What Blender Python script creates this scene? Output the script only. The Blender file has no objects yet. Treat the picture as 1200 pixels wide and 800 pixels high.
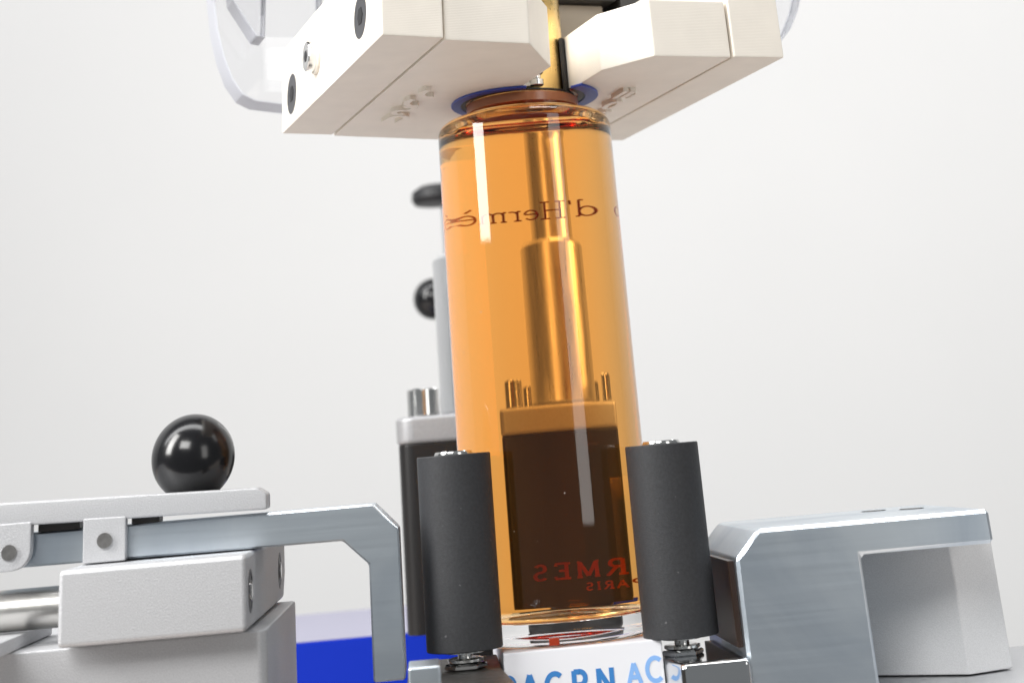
import bpy, bmesh, math, random
from mathutils import Vector, Matrix

# ------------------------------------------------------------------ scene
scene = bpy.context.scene
COL = scene.collection
MM = 0.001
random.seed(7)

# ------------------------------------------------------------------ camera
F_PX = 1801.0
PITCH, AZ, ROLL = math.radians(20.97), math.radians(4.74), math.radians(4.75)
CAM = Vector((-0.0311871, -0.40632375, 0.03922082))
FWD = Vector((math.sin(AZ) * math.cos(PITCH), math.cos(AZ) * math.cos(PITCH), math.sin(PITCH)))
R0 = Vector((math.cos(AZ), -math.sin(AZ), 0))
U0 = R0.cross(FWD)
RGT = math.cos(ROLL) * R0 - math.sin(ROLL) * U0
UPV = math.sin(ROLL) * R0 + math.cos(ROLL) * U0
cam_data = bpy.data.cameras.new('camera')
cam = bpy.data.objects.new('camera', cam_data)
COL.objects.link(cam)
cam.matrix_world = Matrix(((RGT.x, UPV.x, -FWD.x, CAM.x), (RGT.y, UPV.y, -FWD.y, CAM.y),
                           (RGT.z, UPV.z, -FWD.z, CAM.z), (0, 0, 0, 1)))
cam_data.sensor_fit = 'HORIZONTAL'
cam_data.sensor_width = 36
cam_data.lens = F_PX / 1200 * 36
cam_data.shift_y = -550 / 1200          # the photo is the lower part of a taller frame
cam_data.clip_start = 0.01
cam_data.clip_end = 50
cam_data.dof.use_dof = True
cam_data.dof.focus_distance = 0.372
cam_data.dof.aperture_fstop = 20
scene.camera = cam

# ------------------------------------------------------------------ world and lamps
world = bpy.data.worlds.new('World')
scene.world = world
world.use_nodes = True
bg = world.node_tree.nodes['Background']
bg.inputs[0].default_value = (0.93, 0.97, 1.0, 1)
bg.inputs[1].default_value = 0.21


def area(name, loc, target, sx, sy, watts, col=(1, 1, 1), spread=180):
    l = bpy.data.lights.new(name, 'AREA')
    l.shape = 'RECTANGLE'
    l.size, l.size_y, l.energy, l.color = sx, sy, watts, col
    l.spread = math.radians(spread)
    o = bpy.data.objects.new(name, l)
    COL.objects.link(o)
    o.location = loc
    o.rotation_euler = (Vector(target) - Vector(loc)).to_track_quat('-Z', 'Y').to_euler()
    return o


area('softbox_key', (-0.92, -0.40, 0.66), (0, 0, 0.14), 0.31, 0.92, 5.6, (1, 0.985, 0.96), 95)
area('strip_fill', (0.60, -0.86, 0.27), (0, 0, 0.08), 0.28, 0.58, 1.7, (1, 0.98, 0.95))
area('softbox_front', (-0.34, -0.82, 0.60), (0.02, 0.0, 0.06), 0.45, 0.32, 2.3, (1, 0.99, 0.97), 110)
area('backdrop_wash', (-0.40, -0.05, 1.5), (-0.40, 1.0, -0.45), 5.2, 0.4, 53, (1, 1, 1))

vs = scene.view_settings
vs.view_transform = 'Standard'
vs.look = 'None'
vs.exposure = 0
vs.gamma = 1
scene.render.engine = 'CYCLES'
cy = scene.cycles
cy.max_bounces = 24
cy.transmission_bounces = 24
cy.glossy_bounces = 8
cy.diffuse_bounces = 4
cy.transparent_max_bounces = 24
cy.caustics_reflective = True
cy.caustics_refractive = True
cy.sample_clamp_indirect = 4
cy.use_denoising = True


# ------------------------------------------------------------------ helpers
def P(u, v, Y):
    """point of the plane y = Y (mm) that the photo shows at (u, v); in mm"""
    d = (u - 600) / F_PX * RGT - (v + 150) / F_PX * UPV + FWD
    t = (Y * MM - CAM.y) / d.y
    p = (CAM + t * d) / MM
    return p


def smooth(me, ang=32):
    bm = bmesh.new()
    bm.from_mesh(me)
    lim = math.radians(ang)
    for f in bm.faces:
        f.smooth = True
    for e in bm.edges:
        e.smooth = len(e.link_faces) == 2 and e.calc_face_angle(0) < lim
    bm.to_mesh(me)
    bm.free()


def obj(name, bm, mat, parent=None, ang=32, loc=None):
    me = bpy.data.meshes.new(name)
    bm.to_mesh(me)
    bm.free()
    me.transform(Matrix.Scale(MM, 4))
    smooth(me, ang)
    me.materials.append(mat)
    o = bpy.data.objects.new(name, me)
    COL.objects.link(o)
    if name not in ('glass', 'liquid', 'lettering'):
        w = o.modifiers.new('weighted_normals', 'WEIGHTED_NORMAL')
        w.keep_sharp = True
        w.weight = 100
    if parent:
        o.parent = parent
    if loc:
        o.location = Vector(loc) * MM
    return o


def thing(name, label, cat, loc=(0, 0, 0), rz=0, group=None):
    o = bpy.data.objects.new(name, None)
    o.empty_display_size = 0.01
    COL.objects.link(o)
    o.location = Vector(loc) * MM
    o.rotation_euler = (0, 0, rz)
    return tag(o, label, cat, group)


def tag(o, label, cat, group=None):
    o['label'] = label
    o['category'] = cat
    if group:
        o['group'] = group
    return o


def bevel(bm, off, seg=2, ang=28):
    if off <= 0:
        return bm
    bm.normal_update()
    es = [e for e in bm.edges if len(e.link_faces) == 2 and e.calc_face_angle(0) > math.radians(ang)]
    bmesh.ops.bevel(bm, geom=es, offset=off, segments=seg, profile=0.5, affect='EDGES', clamp_overlap=True)
    return bm


def prism(poly, axis, a0, a1, bv=0.3, seg=2):
    """polygon extruded along an axis: 'y' takes (x, z), 'z' takes (x, y), 'x' takes (y, z)"""
    bm = bmesh.new()

    def pt(p, a):
        return {'y': (p[0], a, p[1]), 'z': (p[0], p[1], a), 'x': (a, p[0], p[1])}[axis]
    A = [bm.verts.new(pt(p, a0)) for p in poly]
    B = [bm.verts.new(pt(p, a1)) for p in poly]
    n = len(poly)
    bm.faces.new(A)
    bm.faces.new(B[::-1])
    for i in range(n):
        bm.faces.new((A[i], B[i], B[(i + 1) % n], A[(i + 1) % n]))
    bmesh.ops.recalc_face_normals(bm, faces=bm.faces)
    return bevel(bm, bv, seg)


def box(x0, x1, y0, y1, z0, z1, bv=0.3, seg=2):
    return prism([(x0, z0), (x1, z0), (x1, z1), (x0, z1)], 'y', y0, y1, bv, seg)


def lathe(prof, n=64, cap0=True, cap1=True, axis='z', flip=False):
    bm = bmesh.new()
    rings = []

    def pt(r, z, t):
        a, b = r * math.cos(t), r * math.sin(t)
        return {'z': (a, b, z), 'y': (a, z, b), 'x': (z, a, b)}[axis]
    for r, z in prof:
        if r < 1e-6:
            rings.append([bm.verts.new(pt(0, z, 0))])
        else:
            rings.append([bm.verts.new(pt(r, z, 2 * math.pi * i / n)) for i in range(n)])
    for A, B in zip(rings, rings[1:]):
        for i in range(n):
            j = (i + 1) % n
            q = [A[i % len(A)], A[j % len(A)], B[j % len(B)], B[i % len(B)]]
            u = []
            for v in q:
                if v not in u:
                    u.append(v)
            if len(u) > 2:
                bm.faces.new(u)
    if cap0 and len(rings[0]) > 1:
        bm.faces.new(rings[0][::-1])
    if cap1 and len(rings[-1]) > 1:
        bm.faces.new(rings[-1])
    bmesh.ops.recalc_face_normals(bm, faces=bm.faces)
    return bm


def rod(r, z0, z1, c=0.3, n=48, axis='z'):
    return lathe([(r - c, z0), (r, z0 + c), (r, z1 - c), (r - c, z1)], n, axis=axis)


def shift(bm, x, y, z):
    bmesh.ops.translate(bm, verts=bm.verts, vec=(x, y, z))
    return bm


def join(*bms):
    a = bms[0]
    for b in bms[1:]:
        me = bpy.data.meshes.new('tmp')
        b.to_mesh(me)
        b.free()
        a.from_mesh(me)
        bpy.data.meshes.remove(me)
    return a


def arc(cx, cy_, r, a0, a1, n=10):
    return [(cx + r * math.cos(math.radians(a0 + (a1 - a0) * i / n)),
             cy_ + r * math.sin(math.radians(a0 + (a1 - a0) * i / n))) for i in range(n + 1)]


def rring(r0, r1, z0, z1, a0, a1, n=24, bv=0.2):
    return prism(arc(0, 0, r1, a0, a1, n) + arc(0, 0, r0, a1, a0, n), 'z', z0, z1, bv, 1)


# ------------------------------------------------------------------ materials
def mat(name, col, rough=0.5, metal=0.0, noise=0.0, nscale=900, bump=0.0, bscale=2500,
        stretch=None, spec=0.5, rvar=0.0, coat=0.0, blot=0.0, dust=0.0, bsc=55, bcol=None):
    m = bpy.data.materials.new(name)
    m.use_nodes = True
    nt = m.node_tree
    b = nt.nodes['Principled BSDF']
    b.inputs['Base Color'].default_value = (*col, 1)
    b.inputs['Roughness'].default_value = rough
    b.inputs['Metallic'].default_value = metal
    b.inputs['Specular IOR Level'].default_value = spec
    b.inputs['Coat Weight'].default_value = coat
    b.inputs['Coat Roughness'].default_value = 0.08
    tc = nt.nodes.new('ShaderNodeTexCoord')
    mp = nt.nodes.new('ShaderNodeMapping')
    nt.links.new(tc.outputs['Object'], mp.inputs['Vector'])
    if stretch:
        mp.inputs['Scale'].default_value = stretch
    if noise or rvar:
        n = nt.nodes.new('ShaderNodeTexNoise')
        n.inputs['Scale'].default_value = nscale
        n.inputs['Detail'].default_value = 5
        nt.links.new(mp.outputs[0], n.inputs['Vector'])
        if noise:
            r = nt.nodes.new('ShaderNodeMapRange')
            r.inputs['From Min'].default_value = 0.25
            r.inputs['From Max'].default_value = 0.75
            r.inputs['To Min'].default_value = 1 - noise
            r.inputs['To Max'].default_value = 1 + noise
            nt.links.new(n.outputs['Fac'], r.inputs['Value'])
            mx = nt.nodes.new('ShaderNodeVectorMath')
            mx.operation = 'SCALE'
            mx.inputs[0].default_value = col
            nt.links.new(r.outputs[0], mx.inputs['Scale'])
            nt.links.new(mx.outputs[0], b.inputs['Base Color'])
        if rvar:
            r = nt.nodes.new('ShaderNodeMapRange')
            r.inputs['From Min'].default_value = 0.25
            r.inputs['From Max'].default_value = 0.75
            r.inputs['To Min'].default_value = max(0, rough - rvar)
            r.inputs['To Max'].default_value = rough + rvar
            nt.links.new(n.outputs['Fac'], r.inputs['Value'])
            nt.links.new(r.outputs[0], b.inputs['Roughness'])
    if blot or dust:
        src = b.inputs['Base Color'].links[0].from_socket if b.inputs['Base Color'].links else None
        n3 = nt.nodes.new('ShaderNodeTexNoise')
        nt.links.new(tc.outputs['Object'], n3.inputs['Vector'])
        mx3 = nt.nodes.new('ShaderNodeMix')
        mx3.data_type = 'RGBA'
        r3 = nt.nodes.new('ShaderNodeMapRange')
        if blot:      # smears and handling marks; on milled metal, reflections painted as blotches
            n3.inputs['Scale'].default_value = bsc
            n3.inputs['Detail'].default_value = 6
            n3.inputs['Distortion'].default_value = 1.5
            r3.inputs['From Min'].default_value = 0.42
            r3.inputs['From Max'].default_value = 0.68
            r3.inputs['To Max'].default_value = blot
            mx3.inputs[7].default_value = (*bcol, 1) if bcol else (col[0] * .45, col[1] * .45, col[2] * .47, 1)
        else:         # pale dust specks
            n3.inputs['Scale'].default_value = 700
            n3.inputs['Detail'].default_value = 1
            r3.inputs['From Min'].default_value = 0.755
            r3.inputs['From Max'].default_value = 0.81
            r3.inputs['To Max'].default_value = dust
            mx3.inputs[7].default_value = (.35, .35, .36, 1)
        nt.links.new(n3.outputs['Fac'], r3.inputs['Value'])
        nt.links.new(r3.outputs[0], mx3.inputs[0])
        if src:
            nt.links.new(src, mx3.inputs[6])
        else:
            mx3.inputs[6].default_value = (*col, 1)
        nt.links.new(mx3.outputs[2], b.inputs['Base Color'])
    if bump:
        n2 = nt.nodes.new('ShaderNodeTexNoise')
        n2.inputs['Scale'].default_value = bscale
        n2.inputs['Detail'].default_value = 3
        nt.links.new(mp.outputs[0], n2.inputs['Vector'])
        bp = nt.nodes.new('ShaderNodeBump')
        bp.inputs['Strength'].default_value = bump
        bp.inputs['Distance'].default_value = 0.0002
        nt.links.new(n2.outputs['Fac'], bp.inputs['Height'])
        nt.links.new(bp.outputs[0], b.inputs['Normal'])
    return m


M = {}
M['wall'] = mat('backdrop_paper', (0.76, 0.757, 0.752), 0.9, noise=0.01, nscale=6)
M['bench'] = mat('grey_bench', (0.56, 0.50, 0.46), 0.5, noise=0.05, nscale=40)
M['milled'] = mat('milled_aluminium', (0.70, 0.765, 0.82), 0.33, 1.0, noise=0.018, nscale=1500, rvar=0.018,
                  stretch=(0.02, 0.02, 1.0), blot=0.5, bsc=20, bcol=(0.34, 0.42, 0.52))  # bluish blotches paint in the dark reflections on the metal
M['blasted'] = mat('blasted_aluminium', (0.51, 0.515, 0.53), 0.50, 0.50, noise=0.12, nscale=3500,
                   bump=0.35, bscale=3200)
M['blasted_pale'] = mat('pale_blasted_aluminium', (0.74, 0.745, 0.755), 0.55, 0.25, noise=0.08, nscale=3500, bump=0.3, bscale=3200)  # paler copy of blasted; makes up for weak fill light on the support block
M['cast'] = mat('grey_cast_aluminium', (0.36, 0.36, 0.37), 0.45, 0.5, noise=0.08, nscale=1200)
M['polished'] = mat('polished_steel', (0.72, 0.73, 0.74), 0.10, 1.0, rvar=0.05, nscale=500)
M['steel'] = mat('bright_steel', (0.70, 0.70, 0.69), 0.18, 1.0, rvar=0.06, nscale=700, stretch=(1, 1, 0.2))
M['dull'] = mat('dull_steel', (0.50, 0.49, 0.47), 0.33, 1.0, rvar=0.05, nscale=900)
M['dark_steel'] = mat('dark_steel', (0.10, 0.095, 0.09), 0.45, 0.8, rvar=0.06, nscale=500, blot=0.2)
M['brush'] = mat('turned_steel', (0.78, 0.79, 0.80), 0.32, 1.0, rvar=0.08, nscale=700, stretch=(1, 1, 0.1))
M['pin'] = mat('gunmetal_pin', (0.33, 0.32, 0.31), 0.35, 1.0, noise=0.2, nscale=900)
M['screw'] = mat('dark_screw', (0.10, 0.10, 0.11), 0.32, 0.9)
M['socket'] = mat('screw_socket', (0.01, 0.01, 0.012), 0.6)
M['rubber'] = mat('black_rubber', (0.020, 0.021, 0.024), 0.62, noise=0.25, nscale=1400, bump=0.25, bscale=2600, dust=0.35)
M['ball'] = mat('black_bakelite', (0.006, 0.006, 0.007), 0.19, spec=0.5, rvar=0.05, nscale=120)
M['black'] = mat('black_anodised', (0.009, 0.008, 0.008), 0.34, noise=0.2, nscale=500, stretch=(1, 1, .06))
M['blackmat'] = mat('black_plastic', (0.012, 0.012, 0.014), 0.5)
M['brass'] = mat('brass', (0.80, 0.56, 0.22), 0.30, 1.0, rvar=0.06, nscale=600)
M['blue_rub'] = mat('blue_liner', (0.03, 0.06, 0.36), 0.45)
M['blue_box'] = mat('blue_card', (0.0002, 0.022, 0.40), 0.6, spec=0.2)
M['lid'] = mat('lavender_white_lid', (0.30, 0.295, 0.37), 0.7)
M['card'] = mat('white_card', (0.74, 0.75, 0.79), 0.6)
M['ink_blue'] = mat('blue_ink', (0.03, 0.19, 0.50), 0.6)
M['ink_pale'] = mat('pale_blue_ink', (0.22, 0.42, 0.78), 0.6)
M['taupe'] = mat('taupe_plastic', (0.30, 0.26, 0.21), 0.5)
M['darkblock'] = mat('dark_fitting', (0.02, 0.018, 0.016), 0.45)
M['print'] = mat('orange_brown_ink', (0.38, 0.08, 0.018), 0.6)
M['reflection_plate'] = mat('dark_brown_reflection', (0.022, 0.011, 0.007), 0.35)
M['neck'] = mat('red_brown_band', (0.46, 0.17, 0.075), 0.22)
M['red'] = mat('red_reflection', (0.32, 0.035, 0.012), 0.15)


def pla():
    m = mat('printed_plastic', (0.85, 0.795, 0.71), 0.48, noise=0.03, nscale=120, blot=0.04)
    nt = m.node_tree
    b = nt.nodes['Principled BSDF']
    tc = nt.nodes.new('ShaderNodeTexCoord')
    w = nt.nodes.new('ShaderNodeTexWave')
    w.bands_direction = 'Z'
    w.inputs['Scale'].default_value = 800
    w.inputs['Distortion'].default_value = 1.2
    w.inputs['Detail'].default_value = 2
    nt.links.new(tc.outputs['Object'], w.inputs['Vector'])
    bp = nt.nodes.new('ShaderNodeBump')
    bp.inputs['Strength'].default_value = 0.12
    bp.inputs['Distance'].default_value = 0.0002
    nt.links.new(w.outputs['Fac'], bp.inputs['Height'])
    nt.links.new(bp.outputs[0], b.inputs['Normal'])
    b.inputs['Subsurface Weight'].default_value = 0.0
    return m


M['pla'] = pla()


def glass(name, ior, col=(1, 1, 1), rough=0.0):
    m = bpy.data.materials.new(name)
    m.use_nodes = True
    nt = m.node_tree
    nt.nodes.remove(nt.nodes['Principled BSDF'])
    g = nt.nodes.new('ShaderNodeBsdfGlass')
    g.inputs['Color'].default_value = (*col, 1)
    g.inputs['Roughness'].default_value = rough
    g.inputs['IOR'].default_value = ior
    nt.links.new(g.outputs[0], nt.nodes['Material Output'].inputs['Surface'])
    return m, nt, g


M['glass'] = glass('bottle_glass', 1.5, (1, 1, 1))[0]
M['acrylic'] = glass('clear_acrylic', 1.49, (0.985, 0.987, 0.995))[0]
me_ = bpy.data.materials.new('frosted_acrylic_edge')
me_.use_nodes = True
_b = me_.node_tree.nodes['Principled BSDF']
_b.inputs['Base Color'].default_value = (0.80, 0.82, 0.89, 1)
_b.inputs['Roughness'].default_value = 0.35
_b.inputs['Transmission Weight'].default_value = 0.6
_b.inputs['IOR'].default_value = 1.49
M['acrylic_edge'] = me_
LEVEL = 128.8


def liquid_mat():
    m, nt, g = glass('amber_liquid', 1.36 / 1.5)
    # the flat top meets air, every other face meets the glass wall
    geo = nt.nodes.new('ShaderNodeNewGeometry')
    sp = nt.nodes.new('ShaderNodeSeparateXYZ')
    gt = nt.nodes.new('ShaderNodeMath')
    gt.operation = 'GREATER_THAN'
    gt.inputs[1].default_value = (LEVEL - 0.1) * MM
    mr = nt.nodes.new('ShaderNodeMapRange')
    mr.inputs['To Min'].default_value = 1.36 / 1.5
    mr.inputs['To Max'].default_value = 1.36
    nt.links.new(geo.outputs['Position'], sp.inputs[0])
    nt.links.new(sp.outputs['Z'], gt.inputs[0])
    nt.links.new(gt.outputs[0], mr.inputs['Value'])
    nt.links.new(mr.outputs[0], g.inputs['IOR'])
    va = nt.nodes.new('ShaderNodeVolumeAbsorption')
    va.inputs['Density'].default_value = 64
    va.inputs['Color'].default_value = (0.9998, 0.655, 0.0, 1)
    nt.links.new(va.outputs[0], nt.nodes['Material Output'].inputs['Volume'])
    return m


M['liquid'] = liquid_mat()

# ------------------------------------------------------------------ backdrop: one sweep of table and wall
GROUND = -110.0


def slab(name, x0, x1, y0, y1, z0, z1, m):
    o = obj(name, box(x0, x1, y0, y1, z0, z1, 0), m)
    o['kind'] = 'structure'
    return o


slab('backdrop', -3200, 3200, 1000, 1020, -900, 2200, M['wall'])
slab('table', -900, 900, -200, 470, GROUND - 30, GROUND, M['bench'])

# ------------------------------------------------------------------ base plate the bottle stands on
bp = thing('base_plate', 'white plate with blue lettering under the amber bottle', 'base plate', (0, 0, GROUND))
obj('plate', box(-16, 19.8, -24, 40, 0, -0.05 - GROUND, 0.4), M['card'], bp)


# stroke glyphs: unit cap height 1; list of polylines; wt = relative stroke weight
def circ(cx, cy_, rx, ry, a0, a1, n=14):
    return [(cx + rx * math.cos(math.radians(a0 + (a1 - a0) * i / n)),
             cy_ + ry * math.sin(math.radians(a0 + (a1 - a0) * i / n))) for i in range(n + 1)]


def serif(x, y, w=0.15):
    return [(x - w, y), (x + w, y)]


G_SERIF = {  # (width, strokes)
    'd': (0.60, [circ(0.27, 0.30, 0.22, 0.28, 0, 360, 20), [(0.49, 0.02), (0.49, 1.0)], [(0.36, 0.98), (0.49, 1.0)], [(0.49, 0.02), (0.60, 0.02)]]),
    "'": (0.25, [[(0.14, 1.0), (0.12, 0.75)]]),
    'H': (0.80, [[(0.16, 0), (0.16, 1)], [(0.64, 0), (0.64, 1)], [(0.16, 0.5), (0.64, 0.5)], serif(.16, 0), serif(.16, 1), serif(.64, 0), serif(.64, 1)]),
    'e': (0.52, [[(0.05, 0.34), (0.46, 0.34)], circ(0.26, 0.30, 0.21, 0.28, 10, 320, 18)]),
    'r': (0.44, [[(0.14, 0), (0.14, 0.58)], circ(0.32, 0.38, 0.18, 0.18, 170, 60, 8), serif(.14, 0.01, .12), [(0.03, .56), (.14, .58)]]),
    'm': (0.88, [[(0.12, 0), (0.12, 0.58)], circ(0.28, 0.40, 0.16, 0.17, 175, 0, 10) + [(0.44, 0)], circ(0.60, 0.40, 0.16, 0.17, 175, 0, 10) + [(0.76, 0)],
                 serif(.12, .01, .1), serif(.44, .01, .1), serif(.76, .01, .1), [(0.02, .56), (.12, .58)]]),
    'è': (0.52, [[(0.05, 0.34), (0.46, 0.34)], circ(0.26, 0.30, 0.21, 0.28, 10, 320, 18), [(0.14, 0.92), (0.30, 0.74)]]),
    's': (0.42, [circ(0.20, 0.43, 0.14, 0.13, 40, 270, 10) + circ(0.20, 0.15, 0.15, 0.15, 90, -150, 12)]),
    'u': (0.58, [[(0.12, .58), (0.12, .2)] + circ(0.28, 0.2, 0.16, 0.18, 180, 360, 8) + [(0.44, 0.58)], [(.44, 0), (.44, .58)]]),
    'a': (0.50, [circ(0.24, 0.17, 0.17, 0.16, 0, 360, 14), [(0.41, 0), (0.41, 0.42)] + circ(0.25, 0.42, 0.16, 0.16, 0, 150, 8)]),
    'E': (0.66, [[(0.14, 0), (0.14, 1)], [(0.14, 0), (0.56, 0), (.58, .16)], [(0.14, 0.52), (0.44, 0.52)], [(0.14, 1), (0.54, 1), (.56, .84)], serif(.14, 0), serif(.14, 1)]),
    ' ': (0.35, []),
    'R': (0.72, [[(0.14, 0), (0.14, 1)], [(0.14, 1), (0.36, 1)] + circ(0.36, 0.76, 0.22, 0.24, 90, -90, 10) + [(0.14, 0.52)], [(0.34, 0.52), (0.66, 0)], serif(.14, 0), serif(.68, 0, .06)]),
    'M': (0.96, [[(0.14, 0), (0.16, 1)], [(0.16, 1), (0.48, 0.05)], [(0.48, 0.05), (0.80, 1)], [(0.80, 1), (0.82, 0)], serif(.14, 0, .1), serif(.82, 0, .1), [(.06, 1), (.16, 1)], [(.8, 1), (.9, 1)]]),
    'S': (0.60, [circ(0.29, 0.74, 0.19, 0.24, 30, 270, 14) + circ(0.29, 0.25, 0.21, 0.25, 90, -150, 14)]),
    'P': (0.62, [[(0.14, 0), (0.14, 1)], [(0.14, 1), (0.34, 1)] + circ(0.34, 0.74, 0.22, 0.26, 90, -90, 10) + [(0.14, 0.48)], serif(.14, 0)]),
    'A': (0.74, [[(0.04, 0), (0.37, 1)], [(0.37, 1), (0.70, 0)], [(0.16, 0.34), (0.58, 0.34)], serif(.04, 0, .08), serif(.7, 0, .08)]),
    'I': (0.34, [[(0.17, 0), (0.17, 1)], serif(.17, 0, .12), serif(.17, 1, .12)]),
}
G_SANS = {
    'P': (0.66, [[(0.10, 0), (0.10, 1)], [(0.10, 0.95), (0.34, 0.95)] + circ(0.34, 0.70, 0.22, 0.25, 90, -90, 10) + [(0.10, 0.45)]]),
    'A': (0.78, [[(0.04, 0), (0.38, 1)], [(0.38, 1), (0.72, 0)], [(0.18, 0.32), (0.58, 0.32)]]),
    'C': (0.80, [circ(0.44, 0.5, 0.37, 0.46, 48, 312, 22)]),
    'R': (0.72, [[(0.10, 0), (0.10, 1)], [(0.10, 0.95), (0.36, 0.95)] + circ(0.36, 0.70, 0.22, 0.25, 90, -90, 10) + [(0.10, 0.45)], [(0.34, 0.45), (0.62, 0)]]),
    'N': (0.80, [[(0.10, 0), (0.10, 1)], [(0.10, 0.96), (0.66, 0.04)], [(0.66, 0), (0.66, 1)]]),
}


def strokes_bm(strokes, wt, thick, fn):
    """flat ribbons along polylines, given a little thickness; fn maps (x, y, d) to 3D"""
    bm = bmesh.new()
    for k, pl in enumerate(strokes):
        lift = 0.004 * k
        # resample so the ribbon follows a curved surface
        pts = [Vector(pl[0])]
        for q in pl[1:]:
            q = Vector(q)
            n = max(1, int((q - pts[-1]).length / (3 * wt)))
            s = pts[-1].copy()
            for i in range(1, n + 1):
                pts.append(s + (q - s) * i / n)
        L = []
        for i, p in enumerate(pts):
            a, b = pts[max(0, i - 1)], pts[min(len(pts) - 1, i + 1)]
            t = (b - a)
            t = t.normalized() if t.length > 1e-9 else Vector((1, 0))
            nrm = Vector((-t.y, t.x)) * wt * 0.5
            L.append([bm.verts.new(fn(*(p + s * nrm), d + lift)) for d in (0, thick) for s in (1, -1)])
        for a, b in zip(L, L[1:]):
            for i, j in ((0, 1), (1, 3), (3, 2), (2, 0)):
                bm.faces.new((a[i], a[j], b[j], b[i]))
        bm.faces.new((L[0][0], L[0][1], L[0][3], L[0][2]))
        bm.faces.new((L[-1][0], L[-1][1], L[-1][3], L[-1][2]))
    bmesh.ops.recalc_face_normals(bm, faces=bm.faces)
    return bm


def layout(text, font, size, track=0.0):
    x, out = 0.0, []
    for ch in text:
        w, st = font[ch]
        out.append((x, w, [[(x + p[0] * size, p[1] * size) for p in s] for s in st]))
        x += w * size + track
    return out, x


# lettering on the front of the base plate: one letter after another, as the photo spaces them
def plate_letters():
    for ch, u, key in (('P', 594, 'ink_blue'), ('A', 619, 'ink_blue'), ('C', 647, 'ink_blue'), ('R', 678, 'ink_blue'), ('N', 708, 'ink_blue'),
                       ('A', 744, 'ink_pale'), ('C', 766, 'ink_pale')):
        big = key == 'ink_blue'
        size = 5.2 if big else 5.0
        w, st = G_SANS[ch]
        c = P(u, 790, -24)
        x0 = c.x - w * size * 0.42
        z0 = -4.8 - size + (0.0 if big else 1.3)
        if not big:
            size *= 0.82 if ch == 'A' else 1.0
        st = [[(x0 + p[0] * size, z0 + p[1] * size) for p in s] for s in st]
        o = obj('lettering', strokes_bm(st, 1.1 if big else 0.95, 0.05, lambda x, z, d: (x, -24.02 - d, z)), M[key], bp)
        o.location.z = -GROUND * MM


plate_letters()

# ------------------------------------------------------------------ the bottle
bottle = thing('perfume_bottle', 'cylindrical glass bottle full of amber liquid held between black rollers', 'bottle')
RB, RI = 23.0, 20.6


def glass_bm():
    prof = [(0, 2.3), (6, 2.15), (11, 1.6), (15, 0.8), (17.5, 0.15), (19, 0.0), (21.2, 0.0), (22.2, 0.35), (22.85, 1.1), (RB, 2.2)]
    prof += [(RB, z) for z in (20, 50, 80, 110, 119.4)]
    prof += [(RB - 3.6 + 3.6 * math.cos(math.radians(a)), 120.6 + 3.6 * math.sin(math.radians(a))) for a in range(0, 91, 10)]
    prof += [(16.6, 124.35), (15.6, 124.6), (15.0, 125.4), (14.8, 127.0), (14.8, 128.4), (14.4, 129.0), (13.6, 129.2),
             (13.2, 129.2), (12.9, 129.0), (12.9, LEVEL)]
    return lathe(prof, 160, cap0=False, cap1=False)


bm = glass_bm()
bm.normal_update()
# recalc may point an open shell inwards: make the outer wall face out
f = max(bm.faces, key=lambda f: f.calc_center_median().xy.length)
if f.normal.dot(Vector((*f.calc_center_median().xy, 0))) < 0:
    bmesh.ops.reverse_faces(bm, faces=bm.faces)
obj('glass', bm, M['glass'], bottle, ang=50)
prof = [(0, 6.6), (6, 6.4), (11, 5.9), (15, 5.1), (17.5, 4.7), (19.3, 5.1), (20.3, 6.1), (RI, 7.6)]
prof += [(RI, z) for z in (20, 50, 80, 110)]
prof += [(RI - 3.2 + 3.2 * math.cos(math.radians(a)), 119.3 + 3.2 * math.sin(math.radians(a))) for a in range(0, 91, 10)]
prof += [(14.2, 122.6), (13.4, 122.9), (12.9, 123.6), (12.9, LEVEL), (0, LEVEL)]
obj('liquid', lathe(prof, 160), M['liquid'], bottle, ang=40)


def on_bottle(arc0, z0):
    """maps text (x rightwards as read from behind the bottle) onto its far wall"""
    def fn(x, y, d):
        s = arc0 - x                      # arc in mm to the right of the camera's line
        t = s / RB
        r = RB + 0.03 + d
        dx, dy = math.sin(AZ), math.cos(AZ)
        return (r * (math.cos(t) * dx + math.sin(t) * dy), r * (math.cos(t) * dy - math.sin(t) * dx), z0 + y)
    return fn


def bottle_text(text, font, size, arc0, z0, wt, track):
    ls, w = layout(text, font, size, track)
    bms = [strokes_bm(st, wt, 0.03, on_bottle(arc0, z0)) for _, _, st in ls if st]
    obj('lettering', join(*bms), M['print'], bottle)


bottle_text("Eau d'Hermès", G_SERIF, 4.4, 18.3, 99.4, 0.34, 0.12)
bottle_text('HERMES', G_SERIF, 3.3, 14.6, 11.9, 0.50, 0.75)
bottle_text('PARIS', G_SERIF, 1.6, 9.6, 8.9, 0.26, 0.42)
obj('neck_band', rring(14.84, 15.02, 126.4, 128.7, 0, 359.9, 72, 0), M['neck'], bottle)
im = obj('index_mark', shift(box(-1.2, 1.2, -0.3, 0.3, 0, 1.6, 0.25), *P(650, 756, -22.9)), M['red'], bottle)  # notch on the base; its red is a painted amber reflection

# a few dust specks on the near side of the glass
bm = bmesh.new()
for i in range(9):
    t = math.radians(random.uniform(200, 325))
    z = random.uniform(14, 110) if i % 3 else random.uniform(20, 50)
    r = random.uniform(0.05, 0.13)
    bmesh.ops.create_icosphere(bm, subdivisions=1, radius=r,
                               matrix=Matrix.Translation((RB * 1.001 * math.cos(t), RB * 1.001 * math.sin(t), z)))
ds = obj('dust', bm, M['card'], bottle)
ds['kind'] = 'stuff'

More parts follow.
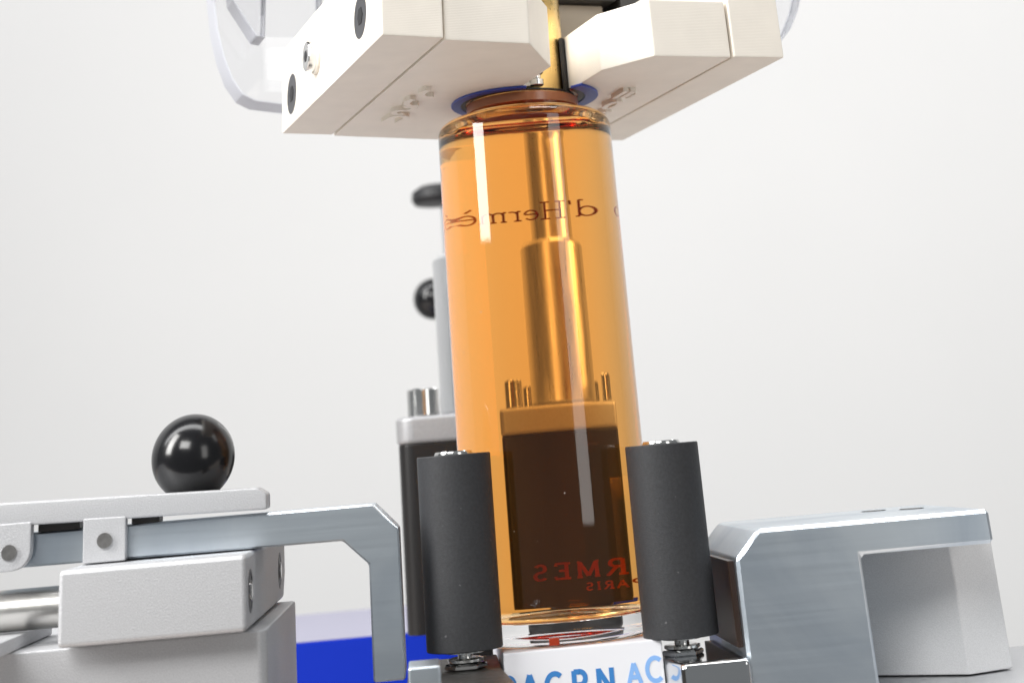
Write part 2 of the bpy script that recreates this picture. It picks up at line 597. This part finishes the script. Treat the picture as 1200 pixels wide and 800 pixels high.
# pump on the neck
pump = thing('pump', 'brass pump sleeve with small chrome screw on the bottle neck between the white jaws', 'pump', (0, 0, 129.2))
obj('ferrule', lathe([(9.0, 0.03), (12.0, 0.12), (12.2, 1.0), (12.2, 40), (11.5, 41)], 64), M['brass'], pump)
obj('washer', rring(12.3, 14.2, 0.05, 0.5, 0, 359.9, 64, 0), M['blackmat'], pump)
bm = lathe([(1.4, 0.9), (1.9, 1.2), (1.9, 2.6), (1.3, 3.0), (1.3, 3.8), (2.0, 4.3), (2.0, 6.0), (1.2, 7.0)], 32)
obj('chrome_screw', shift(bm, 3.2, -13.2, 0), M['steel'], pump)
bm = prism([(-2.2, -1), (2.2, -1), (1.2, 4.5), (-1.2, 4.5)], 'y', -1, 1, 0.2)
obj('cream_tab', shift(bm, -0.6, -13.0, 2.0), M['pla'], pump)

# ------------------------------------------------------------------ gripper jaws
GR = math.radians(17.3)
JZ = 130.0


def jaw_screw(parent, x, y, z, r, proud, bright):
    """countersunk or cap screw on the jaw's outer face (axis along local x, pointing to -x)"""
    s = obj('screw', shift(lathe([(r * 0.72, 0.2), (r, 0.05), (r, -proud + 0.25), (r - 0.25, -proud)] if bright else
                                 [(r, 0.3), (r, -0.08), (r * 0.72, -0.12), (r * 0.68, -0.06)], 40, axis='x'), x, y, z),
            M['steel'] if bright else M['screw'], parent)
    obj('socket', shift(lathe([(r * 0.42, 0.2), (r * 0.42, -0.06)], 6, axis='x'), x - (proud if bright else 0.10), y, z), M['socket'], s)
    if bright:
        obj('flange', shift(lathe([(r * 1.18, 0.1), (r * 1.18, -0.7), (r * 1.05, -0.9)], 40, axis='x'), x, y, z), M['pla'], s)
    return s


def emboss(strokes, wt, z, parent, name='embossed_mark'):
    return obj(name, strokes_bm(strokes, wt, 1.2, lambda x, y, d: (x, y, z - d + 0.02)), M['pla'], parent)


# left jaw
jl = thing('gripper_jaw', 'white 3D printed gripper jaw with three screws on its side, left of the neck', 'gripper jaw',
           (0, 0, JZ), GR, 'white gripper jaws clamping the bottle neck')
RC = 13.6
a_in = math.degrees(math.acos(6 / RC))
body = [(-40.0, 47), (-40.0, -56), (-19, -56), (-6, -36.5)] + arc(0, 0, RC, -180 + a_in, -180 - a_in, 28) + [(-6, 49)]
tl = math.radians(1.5)


def tilt(o):
    """the left jaw sags a little towards the bottle"""
    o.rotation_euler = (0, tl, 0)
    o.location = Vector((-55 * (1 - math.cos(tl)), 0, -55 * math.sin(tl) * 0.6)) * MM
    return o


tilt(obj('jaw_pad', prism(body, 'z', 0, 15.6, 0.5, 2), M['pla'], jl))
tilt(obj('back_plate', box(-55.2, -40.6, -57.5, 45.5, 0, 24, 0.5), M['pla'], jl))
tilt(obj('joint_strip', box(-41.3, -39.7, -53, 43, 2.2, 13.4, 0), M['taupe'], jl))
tilt(jaw_screw(jl, -55.2, -39.6, 9.6, 5.4, 0.0, False))
tilt(jaw_screw(jl, -55.2, 3.7, 11.2, 3.9, 3.0, True))
tilt(jaw_screw(jl, -55.2, 33.0, 8.4, 5.6, 0.0, False))
tilt(obj('liner', rring(16.4, 19.0, -0.6, -0.02, -180 + 73, -180 - 62, 36, 0.15), M['blue_rub'], jl))
tilt(obj('gasket', rring(15.1, 16.35, -0.45, -0.02, -180 + 70, -180 - 60, 36, 0.1), M['blackmat'], jl))


# raised digits printed on the undersides, seen from below
def under(px, py, sx, sy, rot, strokes):
    c, s = math.cos(rot), math.sin(rot)
    return [[(px + c * x * sx - s * y * sy, py + s * x * sx + c * y * sy) for x, y in st] for st in strokes]


S_ = circ(0.29, 0.74, 0.22, 0.24, 30, 270, 12) + circ(0.29, 0.25, 0.22, 0.25, 90, -150, 12)
U_ = [(0, 1), (0, .3)] + circ(.25, .3, .25, .3, 180, 360, 10) + [(.5, 1)]
C_ = circ(.3, .5, .34, .5, 60, 200, 10)
lm = under(-32, 4, 8, 9, 0.15, [S_]) + under(-31, -7, 9, 10, 0.15, [C_]) + under(-30, -17, 9, 10, 0.15, [C_]) + under(-31, 15, 8, 8, 0.1, [U_])
tilt(emboss(lm, 1.7, 0.0, jl))

# right jaw
jr = thing('gripper_jaw', 'white 3D printed gripper jaw with bare outer plate, right of the neck', 'gripper jaw',
           (0, 0, JZ), GR, 'white gripper jaws clamping the bottle neck')
a_in = math.degrees(math.acos(10 / 13.6))
body = [(39.5, 53), (39.5, -45.6), (18, -45.6), (10, -31)] + arc(0, 0, 13.6, -a_in, a_in, 28) + [(10, 53)]
obj('jaw_pad', prism(body, 'z', 0, 14.8, 0.5, 2), M['pla'], jr)
obj('back_plate', box(40.1, 54.5, -46.2, 54, 0, 30, 0.5), M['pla'], jr)
obj('joint_strip', box(39.3, 40.8, -42, 50, 2.2, 13.0, 0), M['taupe'], jr)
obj('liner', rring(17.0, 20.6, -0.7, -0.02, -62, 40, 36, 0.15), M['blue_rub'], jr)
obj('gasket', rring(15.1, 16.95, -0.45, -0.02, -56, 50, 36, 0.1), M['blackmat'], jr)
obj('rubber_edge', rring(12.5, 13.55, -0.2, 14.4, -a_in - 6, a_in, 28, 0.1), M['blackmat'], jr)
O_ = circ(.25, .5, .25, .5, 0, 360, 18)
rm = under(26, -2, 6, 8, 0.0, [O_]) + under(28, 10, 6, 8, 0.0, [O_]) + under(24.5, -14, 7, 8, 0.0, [[(0, 0), (0, 1), (.6, .5), (.6, 1)], [(.3, 0), (.3, .8)]])
emboss(rm, 1.6, 0.0, jr)

# ------------------------------------------------------------------ fittings above and behind the right jaw
gf = thing('gripper_fitting', 'dark fitting with taupe cover glimpsed above the right jaw', 'fitting', (0, 0, 145), GR)
obj('cover', box(12, 38, 24, 46, 0.1, 19.3, 0.6), M['taupe'], gf)
obj('clamp_bar', box(10, 41, 20, 44, 19.5, 30, 0.8), M['darkblock'], gf)
obj('side_block', box(40.6, 60, 56, 66, 8, 40, 0.8), M['pla'], gf)

# beam that carries jaws and guards, above the picture
gb = thing('jaw_carrier', 'dark grey carrier holding both white jaws, above the picture edge', 'carrier', (0, 0, 176), GR)
obj('carrier_bar', box(-75, 70, 16, 61.5, 0, 22, 1.0), M['dark_steel'], gb)
obj('arm', box(-37, -20, 20, 40, -29.2, -0.02, 0.5), M['dark_steel'], gb)
obj('arm', box(42, 53, 20, 40, -15.9, -0.02, 0.5), M['dark_steel'], gb)

# clear acrylic guards behind the jaws, cut edges left frosted
def PG(u, v, gy):
    """as P, but on a plane of the gripper's own frame (local y = gy); returns local (x, z)"""
    d = (u - 600) / F_PX * RGT - (v + 150) / F_PX * UPV + FWD
    n = Vector((-math.sin(GR), math.cos(GR), 0))
    t = (gy * MM - CAM.dot(n)) / d.dot(n)
    p = (CAM + t * d) / MM
    return (p.x * math.cos(GR) + p.y * math.sin(GR), p.z)


def guard(name, pts, gy, thick, label, extra):
    poly = [PG(u, v, gy) for u, v in pts] + extra
    bm = prism(poly, 'y', gy, gy + thick, 0.5, 2)
    o = obj(name, bm, M['acrylic'])
    o.data.materials.append(M['acrylic_edge'])
    for f in o.data.polygons:
        f.material_index = 0 if abs(f.normal.y) > 0.95 else 1
    o.rotation_euler = (0, 0, GR)
    return tag(o, label, 'guard plate')


guard('acrylic_guard', [(246, -60), (250, 0), (254, 35), (261, 65), (271, 92), (284, 111), (300, 119), (330, 123)], 62, 11,
      'clear acrylic guard plate with rounded corner behind the screwed jaw, upper left', [(-38, 141.5), (-38, 190)])
guard('acrylic_guard', [(900, 62), (915, 50), (928, 33), (936, 12), (941, -12), (944, -60)], 6, 9,
      'clear acrylic guard plate edge behind the bare jaw, upper right', [(56.5, 168), (56.5, 150)])
guard('acrylic_guard', [(268, -60), (272, 0), (300, 43), (311, 45), (312, 0), (311, -60)], 50, 9,
      'narrow pointed acrylic strip in front of the upper left guard plate', [])


# ------------------------------------------------------------------ rollers
def roller(x, y, zb, label):
    t = thing('roller', label, 'roller', (x, y, zb), 0, 'black rubber rollers against the bottle')
    obj('rubber_sleeve', lathe([(4.6, 0), (8.45, 0), (8.62, 0.2), (8.62, 40.7), (8.45, 40.95), (4.6, 40.95)], 72, cap0=False, cap1=False), M['rubber'], t)
    obj('core', lathe([(4.55, -0.6), (4.55, 41.0), (4.2, 41.7), (1.6, 41.7), (1.5, 41.2), (0, 41.2)], 48), M['steel'], t)
    obj('axle', lathe([(1.7, -6.5), (1.7, -0.5)], 32), M['steel'], t)
    obj('washer', lathe([(3.6, -2.7), (4.1, -2.4), (4.1, -1.9), (3.2, -1.6)], 40), M['steel'], t)
    obj('nut', lathe([(4.3, -4.0), (4.8, -3.7), (4.8, -3.1), (4.3, -2.75)], 6), M['polished'], t)
    return t


roller(-24.3, -20.6, 1.2, 'black rubber roller left of the bottle base, beside the slim bracket')
roller(25.0, -19.4, -0.2, 'black rubber roller right of the bottle base, beside the thick bracket')

# roller mounts
mr = thing('roller_mount', 'polished steel mount block under the right roller', 'mount block', (0, 0, GROUND), 0, 'roller mounts')
poly = [(21.9, -36), (37.3, -36), (37.3, 4), (20.0, 4), (20.0, -24.6)]
obj('block', prism(poly, 'z', 0, -4.1 - GROUND, 1.3, 3), M['polished'], mr)
ml = thing('roller_mount', 'polished steel mount plate under the left roller', 'mount block', (0, 0, GROUND), 0, 'roller mounts')
poly = [(-37.4, -88), (-12.6, -88), (-16.3, -24.3), (-16.3, 4), (-37.4, 4)]
obj('block', prism(poly, 'z', 0, -2.9 - GROUND, 0.5, 2), M['dark_steel'], ml)
a, b = P(478, 782, -62), P(516, 779, -62)
tag(obj('stop_block', box(a.x, b.x, -62, -50, -2.85, a.z, 0.5, 3), M['milled']),
    'small bright metal stop block at the bottom edge beside the slim bracket', 'stop block')

# ------------------------------------------------------------------ right bracket and what carries it
br = thing('bracket', 'thick milled aluminium bracket with a square cut-out on the right', 'bracket', (0, 0, GROUND))
Z = -GROUND
poly = [(37.7, 0), (66.4, 0), (66.4, Z + 13.8), (97.5, Z + 13.8), (97.5, Z + 21), (43.5, Z + 21), (37.7, Z + 15.2)]
obj('plate', prism(poly, 'y', -30, 20, 0.8, 1), M['milled'], br)
obj('reflection_plate', box(36.3, 37.68, -27, 19, Z - 3, Z + 14.8, 0.2), M['reflection_plate'], br)  # added dark plate, stands in for a dark reflection on the bracket's side
for x in (81, 89):
    h = obj('bolt_hole', lathe([(3.0, 0.03), (2.3, 0.03), (2.3, 0.06), (3.1, 0.06)], 32), M['screw'], br, loc=(x, 2 if x > 85 else 8, Z + 21.0))
sb = tag(obj('support_block', prism([(93.2, -10), (105, -6), (105, 30), (68, 30), (68, 6.5)], 'z', -15.0, 13.6, 0.5, 2), M['blasted_pale']),
         'sandblasted grey support block under the thick bracket arm', 'support block')
tag(obj('side_plate', box(67, 160, -29, 34, GROUND, -15.4, 0.4), M['blasted']),
    'pale metal side plate at the bottom right corner under the support block', 'side plate')

# ------------------------------------------------------------------ left slide unit
lb = tag(obj('lower_slide', prism([(-150, -42), (-68.0, -42), (-66.4, -40.4), (-66.4, 36), (-150, 36)], 'z', GROUND, 10.5, 0.6, 2), M['blasted']),
         'sandblasted grey slide base at the lower left', 'slide base')
cr = thing('slide_carriage', 'sandblasted grey slide carriage with round bores on the slide base', 'carriage', (-89, 0, 10.6))
obj('block', prism([(-50, 0.4), (40, 0.4), (46, 6), (46, 15.1), (-50, 15.1)], 'x', -19.4, 19.3, 1.0, 3), M['blasted'], cr)
for y in (-41.5, 30):
    h = obj('bore_ring', lathe([(4.3, -0.2), (4.3, 0.10), (3.7, 0.12), (3.6, 0.02), (0, 0.0)], 40, axis='x'), M['screw'], cr, loc=(19.3, y, 7.6))
    obj('bore_pin', lathe([(2.0, 0), (2.0, 0.25), (1.6, 0.4)], 32, axis='x'), M['steel'], h)

gr = thing('guide_rod', 'polished steel guide rod running into the slide carriage at the left edge', 'guide rod', (-150, -30, 10.5))
obj('rod', lathe([(4.2, 0), (4.2, 41.2)], 64, axis='x'), M['dull'], gr, loc=(0, 0, 7.3))
obj('end_block', prism([(-30, 0.1), (24, 0.1), (24, 2.8), (-30, 2.8)], 'x', 0, 31, 0.4), M['blasted'], gr)

lbr = thing('bracket', 'slim milled aluminium bracket with a chamfered corner, left of the rollers', 'bracket', (0, 0, 25.8))
z0 = 25.8
poly = [(-126, 26.2 - z0), (-50.3, 26.0 - z0), (-44.7, 20.8 - z0), (-44.7, -2.8 - z0), (-37.7, -2.8 - z0), (-37.7, 27.5 - z0), (-43.2, 33.1 - z0), (-126, 33.1 - z0)]
obj('plate', prism(poly, 'y', -30, -8, 0.4, 1), M['milled'], lbr)

lv = thing('clamp_lever', 'pale clamp lever plate with two pinned lugs on the slim bracket', 'lever', (-100, -34, 33))
ry = math.radians(2.5)
lv.rotation_euler = (0, 0, ry)
lp = [(-30, 2.0), (33.3, 0.9), (33.3, 4.2), (31.2, 5.6), (-30, 6.9)]
obj('plate', prism(lp, 'y', 0, 16, 0.5, 2), M['blasted'], lv)
lug = [(-30, 2.5), (-17.8, 2.5), (-17.8, -3.2)] + arc(-21.8, -3.2, 4.0, 0, -90, 8)[1:] + [(-30, -7.2)]
obj('lug', prism(lug, 'y', -0.4, 3.2, 0.35, 2), M['blasted'], lv)
obj('lug', prism([(-6.7, 2.2), (2.5, 2.0), (2.5, -7.0), (-6.7, -7.0)], 'y', -0.3, 3.2, 0.35, 2), M['blasted'], lv)
for x, z in ((-22.3, -3.4), (-2.0, -2.6)):
    pn = obj('pin', lathe([(1.6, -0.3), (1.55, 0.55), (1.2, 0.8)], 32, axis='y'), M['pin'], lv, loc=(x, -0.6, z))
for x, w in ((-12.6, 9.0), (6.2, 6.0)):
    obj('dark_gap', box(x - w / 2, x + w / 2, 4.0, 12, 0.15, 1.9, 0.1), M['darkblock'], lv)  # dark blocks stand in for the shade in the open slots
bk = thing('ball_knob', 'glossy black ball knob on the pale clamp lever', 'knob', (-84.4, -22, 37.6))
bm = bmesh.new()
bmesh.ops.create_uvsphere(bm, u_segments=64, v_segments=40, radius=9.5)
obj('ball', bm, M['ball'], bk, loc=(0, 0, 8.6))
obj('stud', lathe([(4, -1.5), (4, 1.0)], 32), M['steel'], bk)

# ------------------------------------------------------------------ cylinder behind the bottle
CX, CY = -1.0, 176.0
pc = thing('pneumatic_cylinder', 'black cylinder with silver head, bolts and shaft behind the bottle', 'cylinder', (CX, CY, GROUND))


def rsq(h, r, n=6):
    return arc(h - r, h - r, r, 0, 90, n) + arc(-h + r, h - r, r, 90, 180, n) + arc(-h + r, -h + r, r, 180, 270, n) + arc(h - r, -h + r, r, 270, 360, n)


Zb = -GROUND
obj('body', prism(rsq(38.4, 5), 'z', Zb - 9.5, Zb + 47.6, 0.4, 2), M['black'], pc)
obj('head', prism(rsq(39.0, 6), 'z', Zb + 47.7, Zb + 56.2, 1.3, 3), M['cast'], pc)
obj('foot', prism(rsq(20, 4), 'z', 0, Zb - 9.6, 0.4, 2), M['black'], pc)
obj('sleeve', rod(23.4, Zb + 56.2, Zb + 112.0, 1.6, 72), M['brush'], pc)
obj('piston_rod', rod(15.2, Zb + 112.0, Zb + 168, 0.8, 64), M['brush'], pc)
for sx in (-1, 1):
    for sy in (-1, 1):
        b = obj('bolt', rod(5.4, 0, 9.0, 0.5, 32), M['steel'], pc, loc=(sx * 29.5, sy * 29.5, Zb + 56.2))
        obj('socket', lathe([(2.4, 0), (2.4, 0.1)], 6), M['socket'], b, loc=(0, 0, 8.98))

# stand with black knobs far behind
KY = 425.0
k1, k2, k3 = P(513, 229, KY), P(508, 350, KY), P(531, 300, KY)
st = thing('knob_stand', 'blurred black knobs on a thin stand behind the silver shaft', 'stand', (k3.x, KY, GROUND))
obj('post', rod(5, 0, k1.z - GROUND - 4, 0.5, 24), M['brush'], st)
obj('base', rod(40, 0, 8, 1, 48), M['black'], st)
obj('knob', lathe([(5, -5.5), (12.5, -4.6), (14.2, -2), (13.6, 2.0), (9.5, 4.8), (4, 5.8), (0, 6)], 48), M['blackmat'], st,
    loc=(k1.x - k3.x, 0, k1.z - GROUND))
bm = bmesh.new()
bmesh.ops.create_uvsphere(bm, u_segments=40, v_segments=24, radius=10.5)
obj('knob', bm, M['ball'], st, loc=(k2.x - k3.x, 0, k2.z - GROUND))

# blue box behind
a, b = P(300, 756, 250), P(560, 736, 250)
bb = thing('box', 'saturated blue box with pale lid standing behind the slim bracket', 'box', ((a.x + b.x) / 2, 250, GROUND))
hw = (b.x - a.x) / 2
H = P(400, 747.5, 250).z - GROUND
obj('carton', box(-hw, hw, 0, 130, 0, H - 0.3, 0.6), M['blue_box'], bb)
obj('lid', box(-hw + 0.5, hw - 0.5, 0.5, 129, H - 0.25, H, 0.1, 1), M['lid'], bb)
